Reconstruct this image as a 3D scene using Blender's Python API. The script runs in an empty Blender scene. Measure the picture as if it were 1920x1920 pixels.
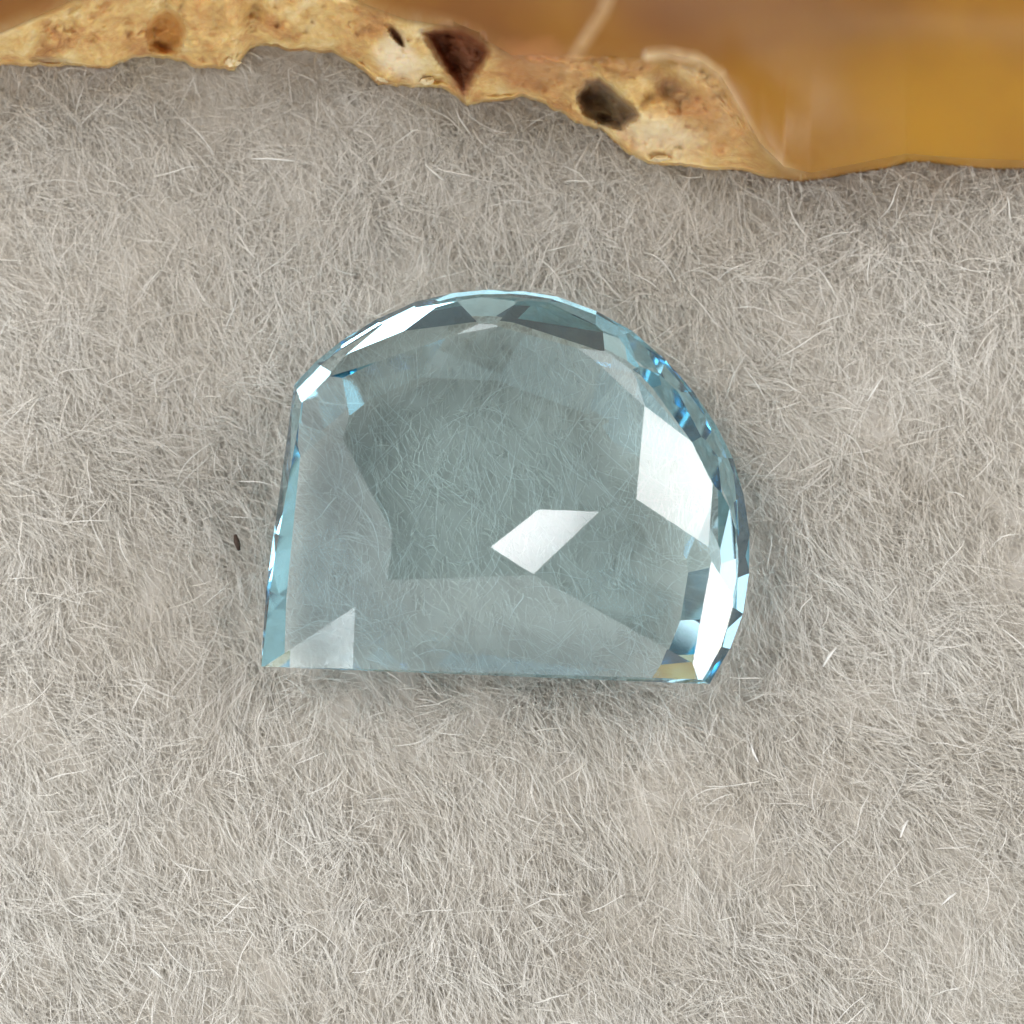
import bpy, math
import numpy as np
from mathutils import Vector, Matrix

# ------------------------------------------------------------------ units: 1 Blender unit = 1 cm
sc = bpy.context.scene
sc.unit_settings.system = 'METRIC'
sc.unit_settings.scale_length = 0.01
col = sc.collection
RNG = np.random.default_rng(11)

# ------------------------------------------------------------------ camera
FIELD = 2.32                      # cm across the frame at the aim point
PX = FIELD / 1920.0
DIST, TILT = 16.0, math.radians(4.0)
AIM = Vector((0, 0, 0.12))
CAM = AIM + Vector((0, -math.sin(TILT), math.cos(TILT))) * DIST
cd = bpy.data.cameras.new('camera')
cam = bpy.data.objects.new('camera', cd); col.objects.link(cam)
cam.location = CAM
cam.rotation_euler = (TILT, 0, 0)
cd.sensor_width = 36.0
cd.lens = 36.0 * DIST / FIELD
cd.clip_start, cd.clip_end = 0.1, 1000.0
cd.dof.use_dof = True
cd.dof.focus_distance = DIST - 0.08
cd.dof.aperture_fstop = cd.lens * 1e-3 / 0.27            # entrance pupil about 2.7 mm wide
sc.camera = cam

# ------------------------------------------------------------------ world, lamps, exposure
w = bpy.data.worlds.new('World'); sc.world = w; w.use_nodes = True
bg = w.node_tree.nodes['Background']
bg.inputs[0].default_value = (0.93, 0.96, 1.0, 1)
bg.inputs[1].default_value = 0.10

def lamp(name, polar, azim, dist, size, size_y, radiance, colour=(1, 1, 1), aim=(0, 0, 0.2), spin=0, round_=False):
    """rectangular lamp / window at a polar angle from straight up and an azimuth (0 = right, 90 = away)"""
    p, a = math.radians(polar), math.radians(azim)
    d = Vector((math.sin(p) * math.cos(a), math.sin(p) * math.sin(a), math.cos(p)))
    ld = bpy.data.lights.new(name, 'AREA'); ld.shape = 'ELLIPSE' if round_ else 'RECTANGLE'
    ld.size, ld.size_y = size, size_y
    ld.energy = radiance * math.pi * size * size_y * (math.pi / 4 if round_ else 1)
    ld.color = colour
    o = bpy.data.objects.new(name, ld); col.objects.link(o)
    o.location = Vector(aim) + d * dist
    q = d.to_track_quat('Z', 'Y')
    o.rotation_euler = (q.to_matrix().to_4x4() @ Matrix.Rotation(math.radians(spin), 4, 'Z')).to_euler()
    return o

def curtain(o, scale, lo=0.72, hi=1.2, f0=0.3, f1=0.7):
    """a net curtain in front of the pane: uneven brightness over the lamp's face"""
    ld = o.data; ld.use_nodes = True; nt = ld.node_tree
    em = nt.nodes['Emission']
    ge = nt.nodes.new('ShaderNodeNewGeometry'); no = nt.nodes.new('ShaderNodeTexNoise'); mr = nt.nodes.new('ShaderNodeMapRange')
    no.inputs['Scale'].default_value = scale; no.inputs['Detail'].default_value = 4; no.inputs['Distortion'].default_value = 1.0
    mr.inputs[1].default_value = f0; mr.inputs[2].default_value = f1
    mr.inputs[3].default_value = lo; mr.inputs[4].default_value = hi
    nt.links.new(ge.outputs['Parametric'], no.inputs['Vector']); nt.links.new(no.outputs['Fac'], mr.inputs[0])
    nt.links.new(mr.outputs[0], em.inputs['Strength'])

lamp('window_light', 48, -152, 120, 110, 95, 1.4, (0.97, 0.985, 1.0))
lamp('front_light', 63, -97, 40, 40, 23, 1.3, (1.0, 0.985, 0.96))
lamp('overhead_fill_light', 42, 146, 120, 62, 62, 4.6, (1.0, 0.99, 0.975))  # added broad fill from above, aimed clear of the main facets' reflections
lamp('far_light', 58, 48, 120, 75, 50, 2.8, (0.98, 0.99, 1.0))
for pol, az, wd, ht, rad in ((58, 14, 60, 60, 4.6), (80, 118, 110, 40, 5.0), (66, 160, 100, 40, 1.6), (80, -60, 100, 36, 4.0)):
    lamp('low_fill_light', pol, az, 150, wd, ht, rad, (0.97, 0.99, 1.0))  # low lamps added around the stone to light up its edge facets
curtain(lamp('pane_light_front', 14.7, -98.2, 100, 8, 8, 13.5, (1, 0.985, 1.0), round_=True), 4, 0.5, 1.35)
curtain(lamp('pane_light_right', 32.6, 3, 100, 14, 14, 10.6, (1, 0.99, 0.98)), 4, 0.5, 1.3)
curtain(lamp('corner_sparkle_light', 62.4, -104.6, 100, 8, 12, 9.0, (0.92, 0.98, 1.0)), 6, 0.0, 1.5, 0.42, 0.6)  # added lamp: its patterned reflection imitates internal sparkle in the corner facet
lamp('pane_light_low', 71.0, -29, 100, 18, 20, 17, (1, 1, 1))

sc.view_settings.view_transform = 'Standard'
sc.view_settings.look = 'None'
sc.view_settings.exposure = 0.22
sc.view_settings.gamma = 1.0
sc.view_settings.use_curve_mapping = False
sc.render.engine = 'CYCLES'
sc.cycles.max_bounces = 16
sc.cycles.transmission_bounces = 16
sc.cycles.use_adaptive_sampling = True
sc.cycles.adaptive_threshold = 0.06
sc.cycles.adaptive_min_samples = 16
sc.cycles.glossy_bounces = 16
sc.cycles.diffuse_bounces = 3
sc.cycles.caustics_reflective = True
sc.cycles.caustics_refractive = True
sc.cycles.blur_glossy = 0.3
sc.cycles.sample_clamp_indirect = 25.0
sc.cycles.use_denoising = True

# ------------------------------------------------------------------ helpers
_right = Vector((1, 0, 0))
_up = Vector((0, math.cos(TILT), math.sin(TILT)))
_fwd = (AIM - CAM).normalized()
def at(u, v, z):
    """the point of the place at height z that the photograph shows at pixel (u, v)"""
    d = _fwd * DIST + _right * ((u - 960) * PX) + _up * ((960 - v) * PX)
    return CAM + d * ((z - CAM.z) / d.z)

def at_np(u, v, z):
    u, v, z = (np.asarray(a, float) for a in np.broadcast_arrays(u, v, z))
    d = [_fwd[i] * DIST + _right[i] * (u - 960) * PX + _up[i] * (960 - v) * PX for i in range(3)]
    t = (z - CAM.z) / d[2]
    return np.stack([CAM[i] + d[i] * t for i in range(3)], -1)

def vnoise(x, y, scale, seed):
    """smooth value noise in -1..1"""
    r = np.random.default_rng(seed); G = r.uniform(-1, 1, (128, 128))
    fx, fy = np.asarray(x) / scale + 37.3, np.asarray(y) / scale + 51.7
    ix, iy = np.floor(fx).astype(int), np.floor(fy).astype(int)
    tx, ty = fx - ix, fy - iy
    tx, ty = tx * tx * (3 - 2 * tx), ty * ty * (3 - 2 * ty)
    g = lambda a, b: G[a % 128, b % 128]
    return (g(ix, iy) * (1 - tx) + g(ix + 1, iy) * tx) * (1 - ty) + (g(ix, iy + 1) * (1 - tx) + g(ix + 1, iy + 1) * tx) * ty

def fbm(x, y, scale, seed, octv=4, gain=0.5):
    o, a, t = 0, 1.0, 0
    for k in range(octv):
        o = o + a * vnoise(x, y, scale / 2 ** k, seed + k); t += a; a *= gain
    return o / t

def tag(o, label=None, cat=None, group=None, kind=None):
    if label: o['label'] = label
    if cat: o['category'] = cat
    if group: o['group'] = group
    if kind: o['kind'] = kind
    return o

def mesh_obj(name, verts, faces, mat, parent=None, smooth=False):
    me = bpy.data.meshes.new(name)
    me.from_pydata([tuple(v) for v in verts], [], faces)
    me.update()
    if smooth: me.polygons.foreach_set('use_smooth', [True] * len(me.polygons))
    o = bpy.data.objects.new(name, me); col.objects.link(o)
    if mat: me.materials.append(mat)
    if parent: o.parent = parent
    return o

def new_mat(name):
    m = bpy.data.materials.new(name); m.use_nodes = True
    nt = m.node_tree; nt.nodes.clear()
    out = nt.nodes.new('ShaderNodeOutputMaterial')
    return m, nt, out

def N(nt, t, **kw):
    n = nt.nodes.new(t)
    for k, v in kw.items():
        if k in n.inputs: n.inputs[k].default_value = v
        else: setattr(n, k, v)
    return n

def srgb(r, g, b):
    f = lambda c: (c / 255 / 12.92) if c <= 10 else ((c / 255 + .055) / 1.055) ** 2.4
    return (f(r), f(g), f(b), 1)

# ------------------------------------------------------------------ materials
def mat_backing():
    m, nt, out = new_mat('fabric backing')
    b = N(nt, 'ShaderNodeBsdfPrincipled', Roughness=0.95)
    n = N(nt, 'ShaderNodeTexNoise', Scale=18.0, Detail=6.0)
    r = N(nt, 'ShaderNodeValToRGB')
    r.color_ramp.elements[0].color = srgb(198, 191, 180); r.color_ramp.elements[1].color = srgb(224, 218, 209)
    nt.links.new(n.outputs['Fac'], r.inputs[0]); nt.links.new(r.outputs[0], b.inputs['Base Color'])
    nt.links.new(b.outputs[0], out.inputs[0]); return m

def mat_fibre(name, dark, light, rough=0.55, spec=0.35, clear=0.0):
    m, nt, out = new_mat(name)
    b = N(nt, 'ShaderNodeBsdfPrincipled', Roughness=rough)
    b.inputs['Specular IOR Level'].default_value = spec
    a = N(nt, 'ShaderNodeAttribute', attribute_name='tone')
    r = N(nt, 'ShaderNodeValToRGB')
    r.color_ramp.elements[0].color = dark; r.color_ramp.elements[1].color = light
    nt.links.new(a.outputs['Fac'], r.inputs[0])
    nt.links.new(r.outputs[0], b.inputs['Base Color'])
    tp = N(nt, 'ShaderNodeBsdfTransparent'); mx = N(nt, 'ShaderNodeMixShader', Fac=clear)   # fine fibres let light through
    nt.links.new(b.outputs[0], mx.inputs[1]); nt.links.new(tp.outputs[0], mx.inputs[2])
    nt.links.new(mx.outputs[0], out.inputs[0]); return m

def mat_gem():
    m, nt, out = new_mat('pale blue gem')
    L = nt.links.new
    fr = N(nt, 'ShaderNodeFresnel', IOR=1.60)
    rf = N(nt, 'ShaderNodeBsdfRefraction', IOR=1.60, Roughness=0.0, Color=(0.884, 0.960, 0.980, 1))
    ge = N(nt, 'ShaderNodeNewGeometry')
    cm = N(nt, 'ShaderNodeMix', data_type='RGBA')          # light kept inside travels on through the blue stone
    cm.inputs[6].default_value = (1, 1, 1, 1); cm.inputs[7].default_value = (0.75, 0.93, 0.985, 1)
    L(ge.outputs['Backfacing'], cm.inputs['Factor'])
    gl = N(nt, 'ShaderNodeBsdfGlossy', Roughness=0.0)
    L(cm.outputs[2], gl.inputs['Color'])
    mx = N(nt, 'ShaderNodeMixShader')
    L(fr.outputs[0], mx.inputs[0]); L(rf.outputs[0], mx.inputs[1]); L(gl.outputs[0], mx.inputs[2])
    L(mx.outputs[0], out.inputs[0]); return m

M_back = mat_backing()
M_pile = mat_fibre('pile fibre', srgb(218, 210, 197), srgb(242, 239, 232), 0.8, 0.15, 0.0)
M_lint = mat_fibre('white lint', srgb(240, 238, 232), srgb(255, 254, 250), 0.35, 0.6)
M_dark = mat_fibre('dark lint', srgb(84, 70, 62), srgb(100, 86, 76), 0.7, 0.2)
M_gem = mat_gem()

# ------------------------------------------------------------------ the fabric
Z_BASE = 0.055        # the gem's flat back rests on the pressed pile here
SX, SY = 4.6, 4.6
nx = 140
gx, gy = np.meshgrid(np.linspace(-SX / 2, SX / 2, nx), np.linspace(-SY / 2, SY / 2, nx))
gz = 0.001 + 0.006 * fbm(gx, gy, 0.5, 5)
V = np.stack([gx.ravel(), gy.ravel(), gz.ravel()], 1)
idx = np.arange(nx * nx).reshape(nx, nx)
FQ = np.stack([idx[:-1, :-1].ravel(), idx[:-1, 1:].ravel(), idx[1:, 1:].ravel(), idx[1:, :-1].ravel()], 1)
fabric = mesh_obj('fabric', V, FQ.tolist(), M_back, smooth=True)
tag(fabric, 'grey beige fabric backing under the fluffy pile', kind='structure')

# ------------------------------------------------------------------ the gem: an intersection of cut planes, as a stone is faceted
def ev(P, p): return P[0] * p[0] + P[1] * p[1] + P[2]
def dl(p, q, side):
    p = np.array(p, float); q = np.array(q, float); d = q - p
    n = np.array([-d[1], d[0]]) / np.hypot(*d)
    L = np.array([n[0], n[1], -n @ p])
    return -L if ev(L, side) < 0 else L
def fold(par, p, q, side, k): return par + k * PX * dl(p, q, side)
def foldto(par, p, q, side, other, pt):
    L = dl(p, q, side); k = (ev(other, pt) - ev(par, pt)) / (PX * ev(L, pt))
    return fold(par, p, q, side, k)

H_TOP, Z_GIR, GIR = 0.375, 0.160, 0.012
F = {}
B2 = F['B2'] = np.array([0, 0, H_TOP])
R = F['R'] = fold(B2, (1010, 955), (1125, 960), (1050, 1010), -.17)
B1 = F['B1'] = foldto(B2, (1010, 955), (680, 790), (800, 950), R, (920, 1026))
C = F['C'] = foldto(B1, (735, 1000), (920, 1026), (850, 1060), R, (1000, 1077))
E = F['E'] = foldto(R, (1125, 960), (1000, 1077), (1200, 1060), B2, (1192, 936))
D = F['D'] = foldto(C, (670, 1090), (1000, 1079), (800, 1200), E, (1230, 1205))
A = F['A'] = foldto(B1, (672, 880), (735, 1000), (600, 1000), C, (728, 1083))
FF = F['F'] = foldto(B2, (1205, 800), (1193, 936), (1300, 880), E, (1290, 1000))
F['A2'] = foldto(B2, (676, 885), (640, 700), (560, 760), A, (565, 795))
F['H'] = foldto(D, (662, 1105), (665, 1240), (550, 1200), A, (493, 1250))
F['G'] = fold(E, (1337, 1035), (1298, 1245), (1390, 1200), -.5)
for n, p, q, sd, k in [('K1', (650, 705), (790, 640), (690, 600), -.45), ('K2', (780, 641), (925, 614), (850, 560), -.75),
                       ('K3', (925, 612), (1060, 632), (1000, 560), -.62), ('K4', (1050, 630), (1135, 690), (1130, 630), -.55),
                       ('K5', (1128, 688), (1212, 765), (1230, 680), -.42)]:
    F[n] = fold(B2, p, q, sd, k)
F['K6'] = fold(FF, (1210, 762), (1342, 862), (1300, 770), -.55)
F['K7'] = fold(FF, (1340, 860), (1330, 1000), (1390, 930), -.8)
# outline corner, steepness of the edge facet that starts there, bevels underneath, and whether a break facet sits on the corner
RIMS = [(490, 1250, 5.5, 58, 0, 0), (500, 1100, 8.0, 58, 0, 0), (552, 722, 4.5, 40, 0, 0), (592, 679, 4.7, 36, 0, 0), (640, 640, 4.4, 38, 0, 0),
        (705, 600, 4.8, 33, 0, 0), (780, 566, 4.3, 36, 0, 1.7), (850, 550, 4.6, 34, 0, 0), (915, 544, 4.0, 38, 22, 2.1), (983, 547, 4.2, 35, 25, 0),
        (1045, 557, 3.4, 36, 20, 1.7), (1118, 584, 3.6, 40, 24, 0), (1185, 621, 3.1, 37, 22, 2.1), (1248, 676, 3.3, 34, 24, 0), (1300, 735, 3.0, 37, 21, 1.9),
        (1342, 797, 3.2, 35, 25, 0), (1374, 860, 2.9, 38, 0, 1.9), (1394, 928, 3.1, 34, 0, 0), (1405, 1000, 2.9, 37, 0, 1.9), (1404, 1075, 3.1, 35, 0, 0),
        (1393, 1150, 2.9, 36, 0, 1.9), (1369, 1216, 3.0, 38, 0, 0), (1330, 1283, 6.0, 79, 0, 0)]
OUT = [r[:2] for r in RIMS]; STEEP = [r[2] for r in RIMS]; BEVEL = [r[3] for r in RIMS]; TIER2 = [r[4] for r in RIMS]
nO = len(OUT); CEN = (950, 920)
for i in range(nO):
    L = dl(OUT[i], OUT[(i + 1) % nO], CEN)
    F['S%d' % i] = np.array([0, 0, Z_GIR + GIR]) + STEEP[i] * PX * L
for i in range(nO):                                           # small break facets between the steep ones
    if not RIMS[i][5]: continue
    a, b = np.array(OUT[i - 1], float), np.array(OUT[(i + 1) % nO], float)
    t = (b - a) / np.hypot(*(b - a)); p = np.array(OUT[i], float)
    L = dl(p, p + t, CEN)
    F['T%d' % i] = np.array([0, 0, Z_GIR + GIR + 0.034]) + RIMS[i][5] * PX * L
# crown planes in the world: n.x <= d
planes, kinds = [], []
gu, gv = np.meshgrid(np.arange(480, 1420, 4.0), np.arange(530, 1310, 4.0))
names = list(F)
ZZ = np.stack([F[k][0] * gu + F[k][1] * gv + F[k][2] for k in names]); lab = ZZ.argmin(0)
for i, k in enumerate(names):
    msk = (lab == i) & (ZZ.min(0) > Z_GIR)
    if msk.sum() < 3: continue
    cu, cv = gu[msk].mean(), gv[msk].mean(); r = 15
    P3 = [at(u, v, ev(F[k], (u, v))) for u, v in ((cu, cv), (cu + r, cv), (cu, cv - r))]
    n = (P3[1] - P3[0]).cross(P3[2] - P3[0]).normalized()
    if n.z < 0: n = -n
    planes.append((np.array(n), n.dot(P3[0])))
    kinds.append('table_facet' if k in ('B1', 'B2') else 'girdle_facet' if k[0] == 'S' else 'break_facet' if k[0] == 'T' else 'crown_facet')
OUT3 = [np.array(at(u, v, Z_GIR)) for u, v in OUT]
cen3 = np.mean(OUT3, 0)
for i in range(nO):
    a, b = OUT3[i], OUT3[(i + 1) % nO]
    t = (b - a) / np.linalg.norm(b - a); n = np.array([t[1], -t[0], 0])
    if n @ (cen3 - a) > 0: n = -n
    planes.append((n, n @ a)); kinds.append('girdle_band')
    ang = math.radians(BEVEL[i])
    nb = n * math.sin(ang) + np.array([0, 0, -math.cos(ang)])
    planes.append((nb, nb @ a)); kinds.append('back_bevel')
    if TIER2[i]:
        b2 = math.radians(TIER2[i]); nb2 = n * math.sin(b2) + np.array([0, 0, -math.cos(b2)])
        pt = a - n * 0.045 / math.tan(ang) - np.array([0, 0, 0.045])
        planes.append((nb2, nb2 @ pt)); kinds.append('back_bevel')
planes.append((np.array([0, 0, -1.0]), -Z_BASE)); kinds.append('flat_back')

NN = np.array([p[0] for p in planes]); DD = np.array([p[1] for p in planes]); m = len(planes)
verts = []
from itertools import combinations
tri = np.array(list(combinations(range(m), 3)))
Mx = NN[tri]; det = np.linalg.det(Mx); okk = np.abs(det) > 1e-6
tri = tri[okk]; sol = np.linalg.solve(Mx[okk], DD[tri][..., None])[..., 0]
ins = (sol @ NN.T <= DD + 1e-7).all(1)
sol = sol[ins]
uniq = []
for p in sol:
    if not any(np.linalg.norm(p - q) < 2e-5 for q in uniq): uniq.append(p)
uniq = np.array(uniq)

gem = bpy.data.objects.new('gemstone', None); col.objects.link(gem)
gem.location = (cen3[0], cen3[1], Z_BASE)
tag(gem, 'pale blue faceted transparent gemstone, D-shaped with one rounded side, lying on the fluffy fabric', 'gemstone')
origin = np.array(gem.location)
facet_info = []
for i in range(m):
    on = np.where(np.abs(uniq @ NN[i] - DD[i]) < 3e-5)[0]
    if len(on) < 3: continue
    P = uniq[on]; c = P.mean(0); n = NN[i]
    e1 = P[0] - c; e1 /= np.linalg.norm(e1); e2 = np.cross(n, e1)
    order = on[np.argsort(np.arctan2((P - c) @ e2, (P - c) @ e1))]
    poly = uniq[order] - origin
    area = 0.5 * np.linalg.norm(sum(np.cross(poly[j] - poly[0], poly[j + 1] - poly[0]) for j in range(1, len(poly) - 1)))
    if area < 1e-6: continue
    mesh_obj(kinds[i], poly, [list(range(len(poly)))], M_gem, gem)
    facet_info.append((kinds[i], n, area))

GEM_OUT = np.array([p[:2] for p in OUT3])
def signed_in(x, y):
    """distance inside (+) of the gem's outline"""
    d = np.full(np.shape(x), 9.0)
    for i in range(nO):
        a, b = GEM_OUT[i], GEM_OUT[(i + 1) % nO]
        t = (b - a) / np.linalg.norm(b - a); n = np.array([-t[1], t[0]])
        if n @ (cen3[:2] - a) < 0: n = -n
        d = np.minimum(d, (x - a[0]) * n[0] + (y - a[1]) * n[1])
    return d

# ------------------------------------------------------------------ the stone slab along the top
EDGE = np.array([(-420, 190), (-300, 150), (-120, 128), (0, 122), (80, 124), (150, 127), (205, 129), (225, 117), (250, 108), (300, 106), (345, 116), (365, 128),
                 (440, 131), (452, 112), (470, 92), (500, 86), (525, 90), (548, 97), (575, 94), (600, 100), (625, 101), (655, 118), (690, 140), (710, 160),
                 (745, 163), (800, 166), (828, 164), (850, 182), (875, 198), (905, 193), (940, 190), (980, 185), (1010, 190), (1045, 212), (1080, 232),
                 (1125, 240), (1155, 268), (1180, 290), (1220, 308), (1265, 312), (1330, 318), (1390, 322), (1440, 334), (1500, 342), (1540, 338),
                 (1600, 326), (1660, 318), (1700, 306), (1740, 305), (1800, 314), (1860, 320), (1920, 319), (2100, 322), (2340, 300)], float)
RIM = np.array([(-420, 60), (-300, 60), (-120, 70), (0, 62), (130, 2), (300, -55), (480, -60), (600, -30), (700, 14), (760, 36), (850, 50), (920, 80), (960, 104), (1080, 100),
                (1180, 108), (1250, 101), (1310, 112), (1350, 140), (1390, 205), (1425, 268), (1470, 312), (1520, 324), (1600, 308), (1700, 288),
                (1800, 296), (1920, 301), (2340, 282)], float)
us = np.arange(-420, 2341, 5.0)
edge = np.interp(us, EDGE[:, 0], EDGE[:, 1]); rim = np.interp(us, RIM[:, 0], RIM[:, 1])
jag = np.clip((1480 - us) / 120, 0, 1)
edge = edge + jag * (4.5 * fbm(us, us * 0, 26, 71, 3) + 2 * vnoise(us, us * 0 + 9, 9, 75))
rim = np.minimum(rim, edge - 10)
NW, NC, NP = 10, 70, 90           # rows: wall, broken edge, polished face
rows_v, rows_z, rows_k = [], [], []
Z_RIM = 0.46
rgt = np.clip((us - 1350) / 260, 0, 1); rgt = rgt * rgt * (3 - 2 * rgt)
wall_h, rim_h = 0.24 - 0.15 * rgt, Z_RIM - 0.25 * rgt   # the right end thins out to a rounded lip
for j in range(NW):
    t = j / NW
    rows_v.append(edge - 6 * math.sin(t * math.pi / 2)); rows_z.append(wall_h * t); rows_k.append(0 * us)
for j in range(NC + 1):
    t = j / NC
    rows_v.append((edge - 6) * (1 - t) + rim * t)
    rows_z.append(wall_h + (rim_h - wall_h) * (t ** 0.75)); rows_k.append(0 * us + t)
for j in range(1, NP + 1):
    t = j / NP
    rows_v.append(rim * (1 - t) + (-820) * t)
    rows_z.append(rim_h + (Z_RIM - rim_h) * (1 - (1 - min(1, t * 4)) ** 2)); rows_k.append(0 * us + 1 + t)
SV, SZ, SK = np.array(rows_v), np.array(rows_z), np.array(rows_k)
SU = np.broadcast_to(us, SV.shape).copy()
crust = np.clip((1.0 - SK) * 8, 0, 1) * np.clip(SK * 14, 0, 1)
right = np.clip((SU - 1380) / 100, 0, 1)
lump = fbm(SU, SV, 70, 21, 5, 0.6)
fine = fbm(SU, SV, 16, 31, 3, 0.6)
SZ = SZ + crust * (1 - right) * (0.07 * lump + 0.012 * fine)
ker = np.hanning(241); ker /= ker.sum()
rsm = np.convolve(np.pad(rim, 120, mode='edge'), ker, 'valid')
soft_in = np.clip((rsm - 40 - SV) / 320.0, 0, 1); soft_in = soft_in * soft_in * (3 - 2 * soft_in)
SZ = SZ + soft_in * (0.14 + 0.012 * fbm(SU, SV, 420, 41, 2))
def blob(cu, cv, ru, rv, rot=0, soft=0.35, wob=0.18, seed=1):
    c, s_ = math.cos(math.radians(rot)), math.sin(math.radians(rot))
    du, dv = SU - cu, SV - cv
    a, b = (du * c + dv * s_) / ru, (-du * s_ + dv * c) / rv
    r = np.hypot(a, b) * (1 + wob * fbm(SU, SV, 45, seed, 3))
    return np.clip((1 - r) / soft, 0, 1)
CAVS = [  # u, v, ru, rv, rot, depth, soft
    (858, 98, 66, 46, 38, 0.17, 0.45, 'reddish brown cavity'), (1136, 192, 62, 40, 34, 0.12, 0.4, 'dark grey cavity'),
    (312, 62, 44, 50, 10, 0.07, 0.5, 'shallow orange hollow'), (742, 66, 30, 9, 52, 0.05, 0.6, 'narrow dark slit'),
    (95, 114, 44, 8, 3, 0.04, 0.6, 'narrow brown crack'), (1262, 168, 60, 30, 30, 0.035, 0.8, None)]
POLY = {0: [(782, 54), (830, 40), (874, 48), (914, 74), (926, 100), (906, 138), (890, 168), (872, 200), (842, 156), (808, 106)],
        1: [(1076, 182), (1094, 148), (1128, 142), (1158, 168), (1194, 200), (1202, 218), (1168, 250), (1126, 240), (1092, 222)]}
def poly_mask(pts, soft):
    pts = np.array(pts, float); uu = SU + 5 * fbm(SU, SV, 30, 95, 3); vv = SV + 5 * fbm(SU, SV, 30, 98, 3)
    d = np.full(SU.shape, 1e9); inside = np.zeros(SU.shape, bool)
    for (a, b), (c, e) in zip(pts, np.roll(pts, -1, 0)):
        t = np.clip(((uu - a) * (c - a) + (vv - b) * (e - b)) / ((c - a) ** 2 + (e - b) ** 2), 0, 1)
        d = np.minimum(d, np.hypot(uu - a - t * (c - a), vv - b - t * (e - b)))
        cr_ = ((b > vv) != (e > vv)) & (uu < (c - a) * (vv - b) / (e - b + 1e-9) + a); inside ^= cr_
    return np.where(inside, np.clip(d / soft, 0, 1), 0)
cavm = []
for k, (cu, cv, ru, rv, rot, dep, soft, _) in enumerate(CAVS):
    b = poly_mask(POLY[k], 26 if k == 0 else 20) if k in POLY else blob(cu, cv, ru, rv, rot, soft, 0.25, 90 + k)
    cavm.append(b)
    bs = b * b * (3 - 2 * b)
    if k == 0: bs = bs * np.clip((200 - SV) / 110, 0.25, 1)
    if k == 1: bs = bs * (1 + 0.5 * fbm(SU, SV, 40, 123, 3))
    SZ = SZ - dep * bs
def seg(pts, wd):
    d = np.full(SU.shape, 1e9)
    for (a, b), (c, e) in zip(pts[:-1], pts[1:]):
        t = np.clip(((SU - a) * (c - a) + (SV - b) * (e - b)) / ((c - a) ** 2 + (e - b) ** 2), 0, 1)
        d = np.minimum(d, np.hypot(SU - a - t * (c - a), SV - b - t * (e - b)))
    return np.clip(1 - d / wd, 0, 1)
vein = np.maximum(seg([(1165, -60), (1130, 25), (1080, 102)], 20) * 0.42, seg([(1215, 105), (1260, 100), (1320, 115), (1352, 140)], 15) * 0.75)
vein = np.maximum(vein, 0.4 * seg([(1352, 140), (1385, 200), (1440, 288), (1500, 330)], 12))
vein = vein * (0.65 + 0.35 * fbm(SU, SV, 30, 55, 2))
SZ = SZ + 0.012 * vein
SZ = np.maximum(SZ, 0.03 * (SK > 0))
SP = at_np(SU, SV, SZ)
nr, nu = SV.shape
# closed underside
idx = np.arange(nr * nu).reshape(nr, nu)
quads = np.stack([idx[:-1, :-1], idx[:-1, 1:], idx[1:, 1:], idx[1:, :-1]], -1).reshape(-1, 4)
q2 = lambda Aq: Aq.reshape(nr, nu)
def face_avg(Aq): return 0.25 * (Aq[:-1, :-1] + Aq[:-1, 1:] + Aq[1:, 1:] + Aq[1:, :-1]).ravel()
fk = face_avg(SK); fcav = [face_avg(b) for b in cavm]
part_id = np.where(fk < 1.0, 0, 1)
for k in range(5): part_id[fcav[k] > 0.12] = 2 + k

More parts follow.
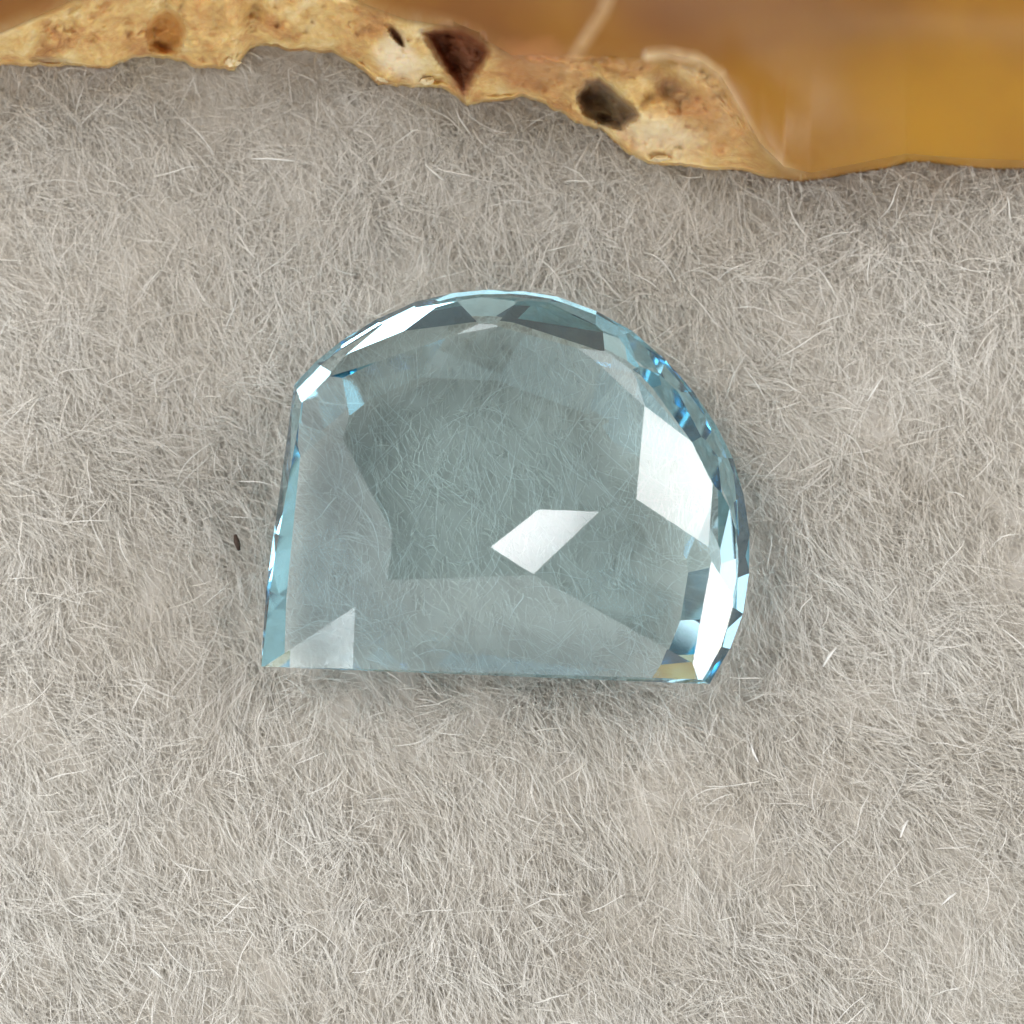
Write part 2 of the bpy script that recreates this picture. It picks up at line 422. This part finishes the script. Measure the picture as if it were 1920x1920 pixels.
def mat_stone():
    m, nt, out = new_mat('amber stone')
    b = N(nt, 'ShaderNodeBsdfPrincipled', Roughness=0.3)
    L = nt.links.new
    tc = N(nt, 'ShaderNodeTexCoord')
    def ramp(src, stops):
        r = N(nt, 'ShaderNodeValToRGB'); e = r.color_ramp.elements
        while len(e) < len(stops): e.new(0.5)
        for el, (p, c) in zip(e, stops): el.position = p; el.color = c
        L(src, r.inputs[0]); return r.outputs[0]
    def noise(scale, det=5, rough=0.55, dist=0.0):
        n = N(nt, 'ShaderNodeTexNoise', Scale=scale, Detail=det, Roughness=rough, Distortion=dist)
        L(tc.outputs['Object'], n.inputs['Vector']); return n.outputs['Fac']
    pol = ramp(noise(1.6, 3, 0.5, 0.4), [(0.30, srgb(104, 62, 20)), (0.45, srgb(126, 78, 24)), (0.57, srgb(142, 94, 26)), (0.75, srgb(160, 114, 48))])
    cr0 = ramp(noise(8.0, 7, 0.66, 0.5), [(0.30, srgb(150, 98, 52)), (0.42, srgb(190, 142, 84)), (0.54, srgb(210, 174, 110)), (0.72, srgb(230, 208, 158))])
    vo = N(nt, 'ShaderNodeTexVoronoi', Scale=30.0); L(tc.outputs['Object'], vo.inputs['Vector'])
    pit = ramp(vo.outputs['Distance'], [(0.08, (0.62, 0.5, 0.36, 1)), (0.36, (1, 1, 1, 1))])
    cm = N(nt, 'ShaderNodeMix', data_type='RGBA', blend_type='MULTIPLY'); cm.inputs['Factor'].default_value = 0.25
    L(cr0, cm.inputs[6]); L(pit, cm.inputs[7]); cr = cm.outputs[2]
    def attr(nm):
        a = N(nt, 'ShaderNodeAttribute', attribute_name=nm); return a.outputs['Fac']
    def mix(f, a, c):
        x = N(nt, 'ShaderNodeMix', data_type='RGBA'); L(f, x.inputs['Factor'])
        for s_, k in ((a, 6), (c, 7)):
            if isinstance(s_, tuple): x.inputs[k].default_value = s_
            else: L(s_, x.inputs[k])
        return x.outputs[2]
    pol = mix(attr('gold'), pol, srgb(182, 130, 18))
    c = mix(attr('crust'), pol, cr)
    c = mix(attr('brown'), c, srgb(174, 116, 68))
    c = mix(attr('cream'), c, srgb(226, 206, 172))
    c = mix(attr('vein'), c, srgb(236, 206, 160))
    c = mix(attr('red'), c, srgb(136, 78, 46))
    c = mix(attr('grey'), c, srgb(112, 92, 80))
    c = mix(attr('orange'), c, srgb(192, 128, 52))
    L(c, b.inputs['Base Color'])
    rr = N(nt, 'ShaderNodeMapRange'); L(attr('crust'), rr.inputs[0]); rr.inputs[3].default_value = 0.42; rr.inputs[4].default_value = 0.65
    L(rr.outputs[0], b.inputs['Roughness'])
    b.inputs['Subsurface Weight'].default_value = 0.35
    b.inputs['Subsurface Radius'].default_value = (1.0, 0.55, 0.2)
    b.inputs['Subsurface Scale'].default_value = 0.05
    bp = N(nt, 'ShaderNodeBump', Strength=0.35, Distance=0.01)
    L(noise(55, 5, 0.6), bp.inputs['Height']); 
    ms = N(nt, 'ShaderNodeMath', operation='MULTIPLY'); L(attr('crust'), ms.inputs[0]); ms.inputs[1].default_value = 0.4
    L(ms.outputs[0], bp.inputs['Strength']); L(bp.outputs[0], b.inputs['Normal'])
    L(b.outputs[0], out.inputs[0]); return m
M_stone = mat_stone()
slab = bpy.data.objects.new('amber_stone', None); col.objects.link(slab)
slab.location = at(960, 60, 0.0)
so = np.array(slab.location)
tag(slab, 'amber brown polished stone slab with pale chipped edge, lying beyond the gemstone', 'stone', kind='thing')
attrs = {'gold': np.clip(np.clip((SU - 1250) / 600, 0, 1) * np.clip((SV + 120) / 260, 0, 1) * (0.8 + 0.5 * fbm(SU, SV, 160, 170, 3)), 0, 1), 'brown': np.maximum(0.75 * blob(1000, 130, 120, 66, 10, 0.7, 0.4, 140), 0.6 * blob(1330, 215, 120, 70, 45, 0.7, 0.3, 145)), 'cream': np.maximum(0.85 * blob(748, 112, 62, 42, 40, 0.6, 0.4, 150), 0.6 * blob(1250, 255, 110, 50, 12, 0.7, 0.5, 160)), 'crust': np.clip((1.03 - SK) * np.where(SU > 900, 3.0, 8.0), 0, 1) * (1 - right), 'vein': vein,
         'red': np.maximum(np.clip(cavm[0] * 1.6, 0, 0.95), 0.9 * cavm[3]), 'grey': np.maximum(np.clip(1.5 * cavm[1], 0, 0.85) * (0.8 + 0.3 * fine), np.maximum(0.35 * cavm[5], 0.5 * cavm[4])), 'orange': cavm[2] * 0.8}
nrm_full = None
def slab_part(name, sel, label=None):
    qs = quads[sel]; used, inv = np.unique(qs, return_inverse=True)
    o = mesh_obj(name, SP.reshape(-1, 3)[used] - so, inv.reshape(-1, 4).tolist(), M_stone, slab, smooth=True)
    for k, a in attrs.items():
        at_ = o.data.attributes.new(k, 'FLOAT', 'POINT'); at_.data.foreach_set('value', a.ravel()[used].astype(np.float32))
    if label: o['label'] = label
    return o
slab_part('broken_edge', part_id == 0, 'pale yellow chipped and pitted edge')
slab_part('polished_face', part_id == 1)
for k in range(5): slab_part(['cavity', 'cavity', 'hollow', 'slit', 'crack'][k], part_id == 2 + k, CAVS[k][7])
# underside, back and ends so that the slab is solid
fr, bk = SP[0], SP[-1]
bb = bk.copy(); bb[:, 2] = fr[:, 2].min()
Vb = np.concatenate([fr, bb, bk]) - so
Fb = [[i, nu + i, nu + i + 1, i + 1] for i in range(nu - 1)] + [[nu + i, 2 * nu + i, 2 * nu + i + 1, nu + i + 1] for i in range(nu - 1)]
und = mesh_obj('underside', Vb, Fb, M_stone, slab)
for e_, nm in ((0, 'end_face'), (nu - 1, 'end_face')):
    ring = SP[:, e_]; P = np.concatenate([ring, [bb[e_]]]) - so
    mesh_obj(nm, P, [list(range(len(P)))], M_stone, slab)

def pebble(name, u, v, z, ru, rv, rz, seed, mat, parent):
    r = np.random.default_rng(seed); vs, fs = [], []
    nn, mm = 7, 5
    c = at(u, v, z)
    for j in range(mm + 1):
        for i in range(nn):
            th, ph = math.pi * j / mm, 2 * math.pi * i / nn
            k = 1 + 0.3 * r.uniform(-1, 1)
            vs.append(np.array([c.x + ru * PX * k * math.sin(th) * math.cos(ph), c.y + rv * PX * k * math.sin(th) * math.sin(ph), c.z + rz * k * math.cos(th)]) - so)
    for j in range(mm):
        for i in range(nn):
            fs.append([j * nn + i, j * nn + (i + 1) % nn, (j + 1) * nn + (i + 1) % nn, (j + 1) * nn + i])
    return mesh_obj(name, vs, fs, mat, parent)
def mat_chip():
    m, nt, out = new_mat('cream chip')
    b = N(nt, 'ShaderNodeBsdfPrincipled', Roughness=0.2); n = N(nt, 'ShaderNodeTexNoise', Scale=30.0)
    r = N(nt, 'ShaderNodeValToRGB'); r.color_ramp.elements[0].color = srgb(206, 172, 112); r.color_ramp.elements[1].color = srgb(240, 226, 190)
    nt.links.new(n.outputs['Fac'], r.inputs[0]); nt.links.new(r.outputs[0], b.inputs['Base Color']); nt.links.new(b.outputs[0], out.inputs[0]); return m
M_chip = mat_chip()
for k, (u, v, ru, rv) in enumerate([(434, 116, 16, 9), (716, 148, 14, 6), (800, 152, 15, 8), (768, 88, 7, 16), (1240, 297, 20, 6)]):
    pebble('glint_chip', u, v, 0.25, ru, rv, 0.02, 400 + k, M_chip, slab)  # pale bits whose cream colour stands in for glints on the broken edge

# ------------------------------------------------------------------ the pile: hair fibres with their own flow
def hair(name, pos, rad, tone, mat):
    n, k, _ = pos.shape
    h = bpy.data.hair_curves.new(name)
    h.add_curves([k] * n)
    h.attributes['position'].data.foreach_set('vector', pos.reshape(-1).astype(np.float32))
    ra = h.attributes.get('radius') or h.attributes.new('radius', 'FLOAT', 'POINT')
    ra.data.foreach_set('value', rad.reshape(-1).astype(np.float32))
    ta = h.attributes.new('tone', 'FLOAT', 'CURVE'); ta.data.foreach_set('value', tone.astype(np.float32))
    h.materials.append(mat)
    o = bpy.data.objects.new(name, h); col.objects.link(o); return o

slab_front_u = np.array([p[0] for p in SP[0]]); slab_front_y = np.array([p[1] for p in SP[0]])
def fibres(n, L0, L1, h0, h1, r0, r1, spread, seed, K=6, curl=0.16, per=1):
    r = np.random.default_rng(seed)
    ext = 1.42
    x = r.uniform(-ext, ext, n // per); y = r.uniform(-ext, 1.2, n // per); turn = r.normal(0, 1, n // per)
    if per > 1:   # wisps: several fibres drawn out side by side
        x, y, turn = np.repeat(x, per), np.repeat(y, per), np.repeat(turn, per); n = len(x)
        x = x + r.normal(0, 0.011, n); y = y + r.normal(0, 0.011, n)
    else: turn = turn * 0
    cell = 0.045                                                  # tufts: neighbours lean together
    jx, jy = x + 0.02 * vnoise(x, y, 0.05, 301), y + 0.02 * vnoise(x, y, 0.05, 302)
    cid = (np.floor(jx / cell).astype(int) * 7919 + np.floor(jy / cell).astype(int) * 104729) % 8192
    ctab = np.random.default_rng(77).normal(0, 1, (3, 8192))
    flow = math.radians(-66) + math.radians(42) * fbm(x, y, 0.6, 300, 3) + math.radians(22) * ctab[0][cid]
    up = np.clip((y - 0.0) / 0.8, 0, 1)
    ang = flow + r.normal(0, 1, n) * math.radians(spread) * (1 + 0.8 * up) + turn * math.radians(28)
    flip = r.random(n) < 0.08; ang = np.where(flip, ang + math.pi * r.uniform(0.5, 1.5, n), ang)
    Ls = r.uniform(L0, L1, n) * (1 + 0.15 * ctab[1][cid]); Ls = np.maximum(Ls, 0.02)
    hh = r.uniform(h0, h1, n) * (1 + 0.4 * fbm(x, y, 0.22, 320, 3) + 0.15 * ctab[2][cid])
    t = np.linspace(0, 1, K)[None, :]
    bend = r.normal(0, 0.45, n)[:, None]
    a = ang[:, None] + bend * (t - 0.4) + curl * np.sin(t * r.uniform(3, 9, n)[:, None] + r.uniform(0, 6, n)[:, None])
    st = Ls[:, None] / (K - 1)
    dx, dy = np.cos(a) * st, np.sin(a) * st
    X = x[:, None] + np.cumsum(dx, 1) - dx; Y = y[:, None] + np.cumsum(dy, 1) - dy
    tip = r.uniform(0.6, 1.3, n)[:, None]
    Zp = hh[:, None] * (1 - (1 - t / tip) ** 2) - 0.02
    # pressed under the gem and under the slab
    din = signed_in(X, Y)
    lim = np.where(din > -0.004, Z_BASE - 0.006 + np.clip(-din + 0.05, 0, 0.1) * 0.0, 9)
    bev = np.clip((0.06 - din) / 0.06, 0, 1) * 0.045
    lim = np.where(din > -0.004, Z_BASE - 0.006 + bev, 9)
    Zp = np.minimum(Zp, lim)
    ys = np.interp(X, slab_front_u, slab_front_y)
    Zp = np.where(Y > ys + 0.005, np.minimum(Zp, -0.005), Zp)
    keep = ~((y > ys[:, 0] + 0.12))
    keep &= ~((signed_in(x, y) > 0.03) & (r.random(n) < 0.72))       # matted flat under the gem
    P = np.stack([X, Y, Zp], -1)
    rad = r.uniform(r0, r1, n)[:, None] * (1 - 0.55 * t ** 2)
    tone = np.clip(0.5 + 0.22 * r.normal(0, 1, n) + 0.1 * ctab[2][cid] + 0.45 * fbm(x, y, 0.34, 330, 3), 0, 1)
    return P[keep], rad[keep], tone[keep]

sets = [fibres(160000, .02, .06, .026, .050, .0005, .0010, 22, 1), fibres(24000, .07, .15, .042, .068, .0005, .0008, 26, 2),
        fibres(700, .06, .14, .07, .11, .0010, .0015, 60, 3), fibres(19800, .07, .17, .05, .078, .0005, .0008, 9, 4, per=11)]
for k, lift in ((2, 0.35), (3, 0.25)): sets[k] = (sets[k][0], sets[k][1], np.clip(sets[k][2] + lift, 0, 1))
P = np.concatenate([q[0] for q in sets]); Rr = np.concatenate([q[1] for q in sets]); T = np.concatenate([q[2] for q in sets])
pile = hair('fabric_pile', P, Rr, T, M_pile)
tag(pile, 'fluffy grey beige fibres of the fabric pile', 'pile', kind='stuff')

# ------------------------------------------------------------------ loose lint on the pile
def lint(name, pts, width, mat, label, cat, group=None, z=0.085):
    P3 = [at(u, v, z + 0.008 * math.sin(2.2 * i)) for i, (u, v) in enumerate(pts)]
    base = P3[0].copy(); vs, fs, K = [], [], 6
    for i, p in enumerate(P3):
        t = (P3[min(i + 1, len(P3) - 1)] - P3[max(i - 1, 0)]).normalized()
        e1 = t.cross(Vector((0, 0, 1))).normalized(); e2 = e1.cross(t)
        rr = width * PX * 0.5 * (0.55 if i in (0, len(P3) - 1) else 1.0)
        for k in range(K):
            a = 2 * math.pi * k / K; vs.append(p - base + e1 * rr * math.cos(a) + e2 * rr * math.sin(a))
    for i in range(len(P3) - 1):
        for k in range(K):
            fs.append([i * K + k, i * K + (k + 1) % K, (i + 1) * K + (k + 1) % K, (i + 1) * K + k])
    fs += [list(range(K))[::-1], [(len(P3) - 1) * K + k for k in range(K)]]
    o = mesh_obj(name, vs, fs, mat, smooth=True); o.location = base
    return tag(o, label, cat, group)
WG = 'white lint fibres on the pile'
lint('lint_fibre', [(472, 298), (500, 297), (530, 299), (552, 302)], 3.7, M_lint, 'white lint fibre lying level below the left part of the amber stone', 'lint', WG)
lint('lint_fibre', [(1543, 1250), (1556, 1228), (1568, 1214)], 5.6, M_lint, 'slanting white lint fibre right of the lower right corner of the gemstone', 'lint', WG)
lint('lint_fibre', [(1688, 1570), (1695, 1550), (1702, 1538)], 5.6, M_lint, 'short bright white lint fibre in the lower right quarter of the fabric', 'lint', WG)
lint('lint_fibre', [(1626, 752), (1642, 726), (1656, 704)], 3.7, M_lint, 'thin white lint fibre right of the rounded side of the gemstone', 'lint', WG)
lint('lint_fibre', [(1408, 1396), (1413, 1412), (1421, 1428)], 5.0, M_lint, 'short white lint fibre below the right end of the straight gemstone edge', 'lint', WG)
lint('lint_fibre', [(278, 1812), (290, 1822), (303, 1834)], 4.3, M_lint, 'white lint fibre near the bottom edge in the lower left', 'lint', WG)
lint('lint_fibre', [(1766, 1696), (1780, 1683), (1793, 1674)], 4.3, M_lint, 'slanting white lint fibre near the right edge, lowest of the slanting ones', 'lint', WG)
lint('lint_fibre', [(797, 308), (812, 322), (832, 338)], 3.7, M_lint, 'slanting white lint fibre between the amber stone and the gemstone top', 'lint', WG)
lint('lint_speck', [(441, 1003), (444, 1016), (448, 1031)], 12, M_dark, 'small dark brown speck of lint left of the gemstone', 'lint speck', z=0.075)
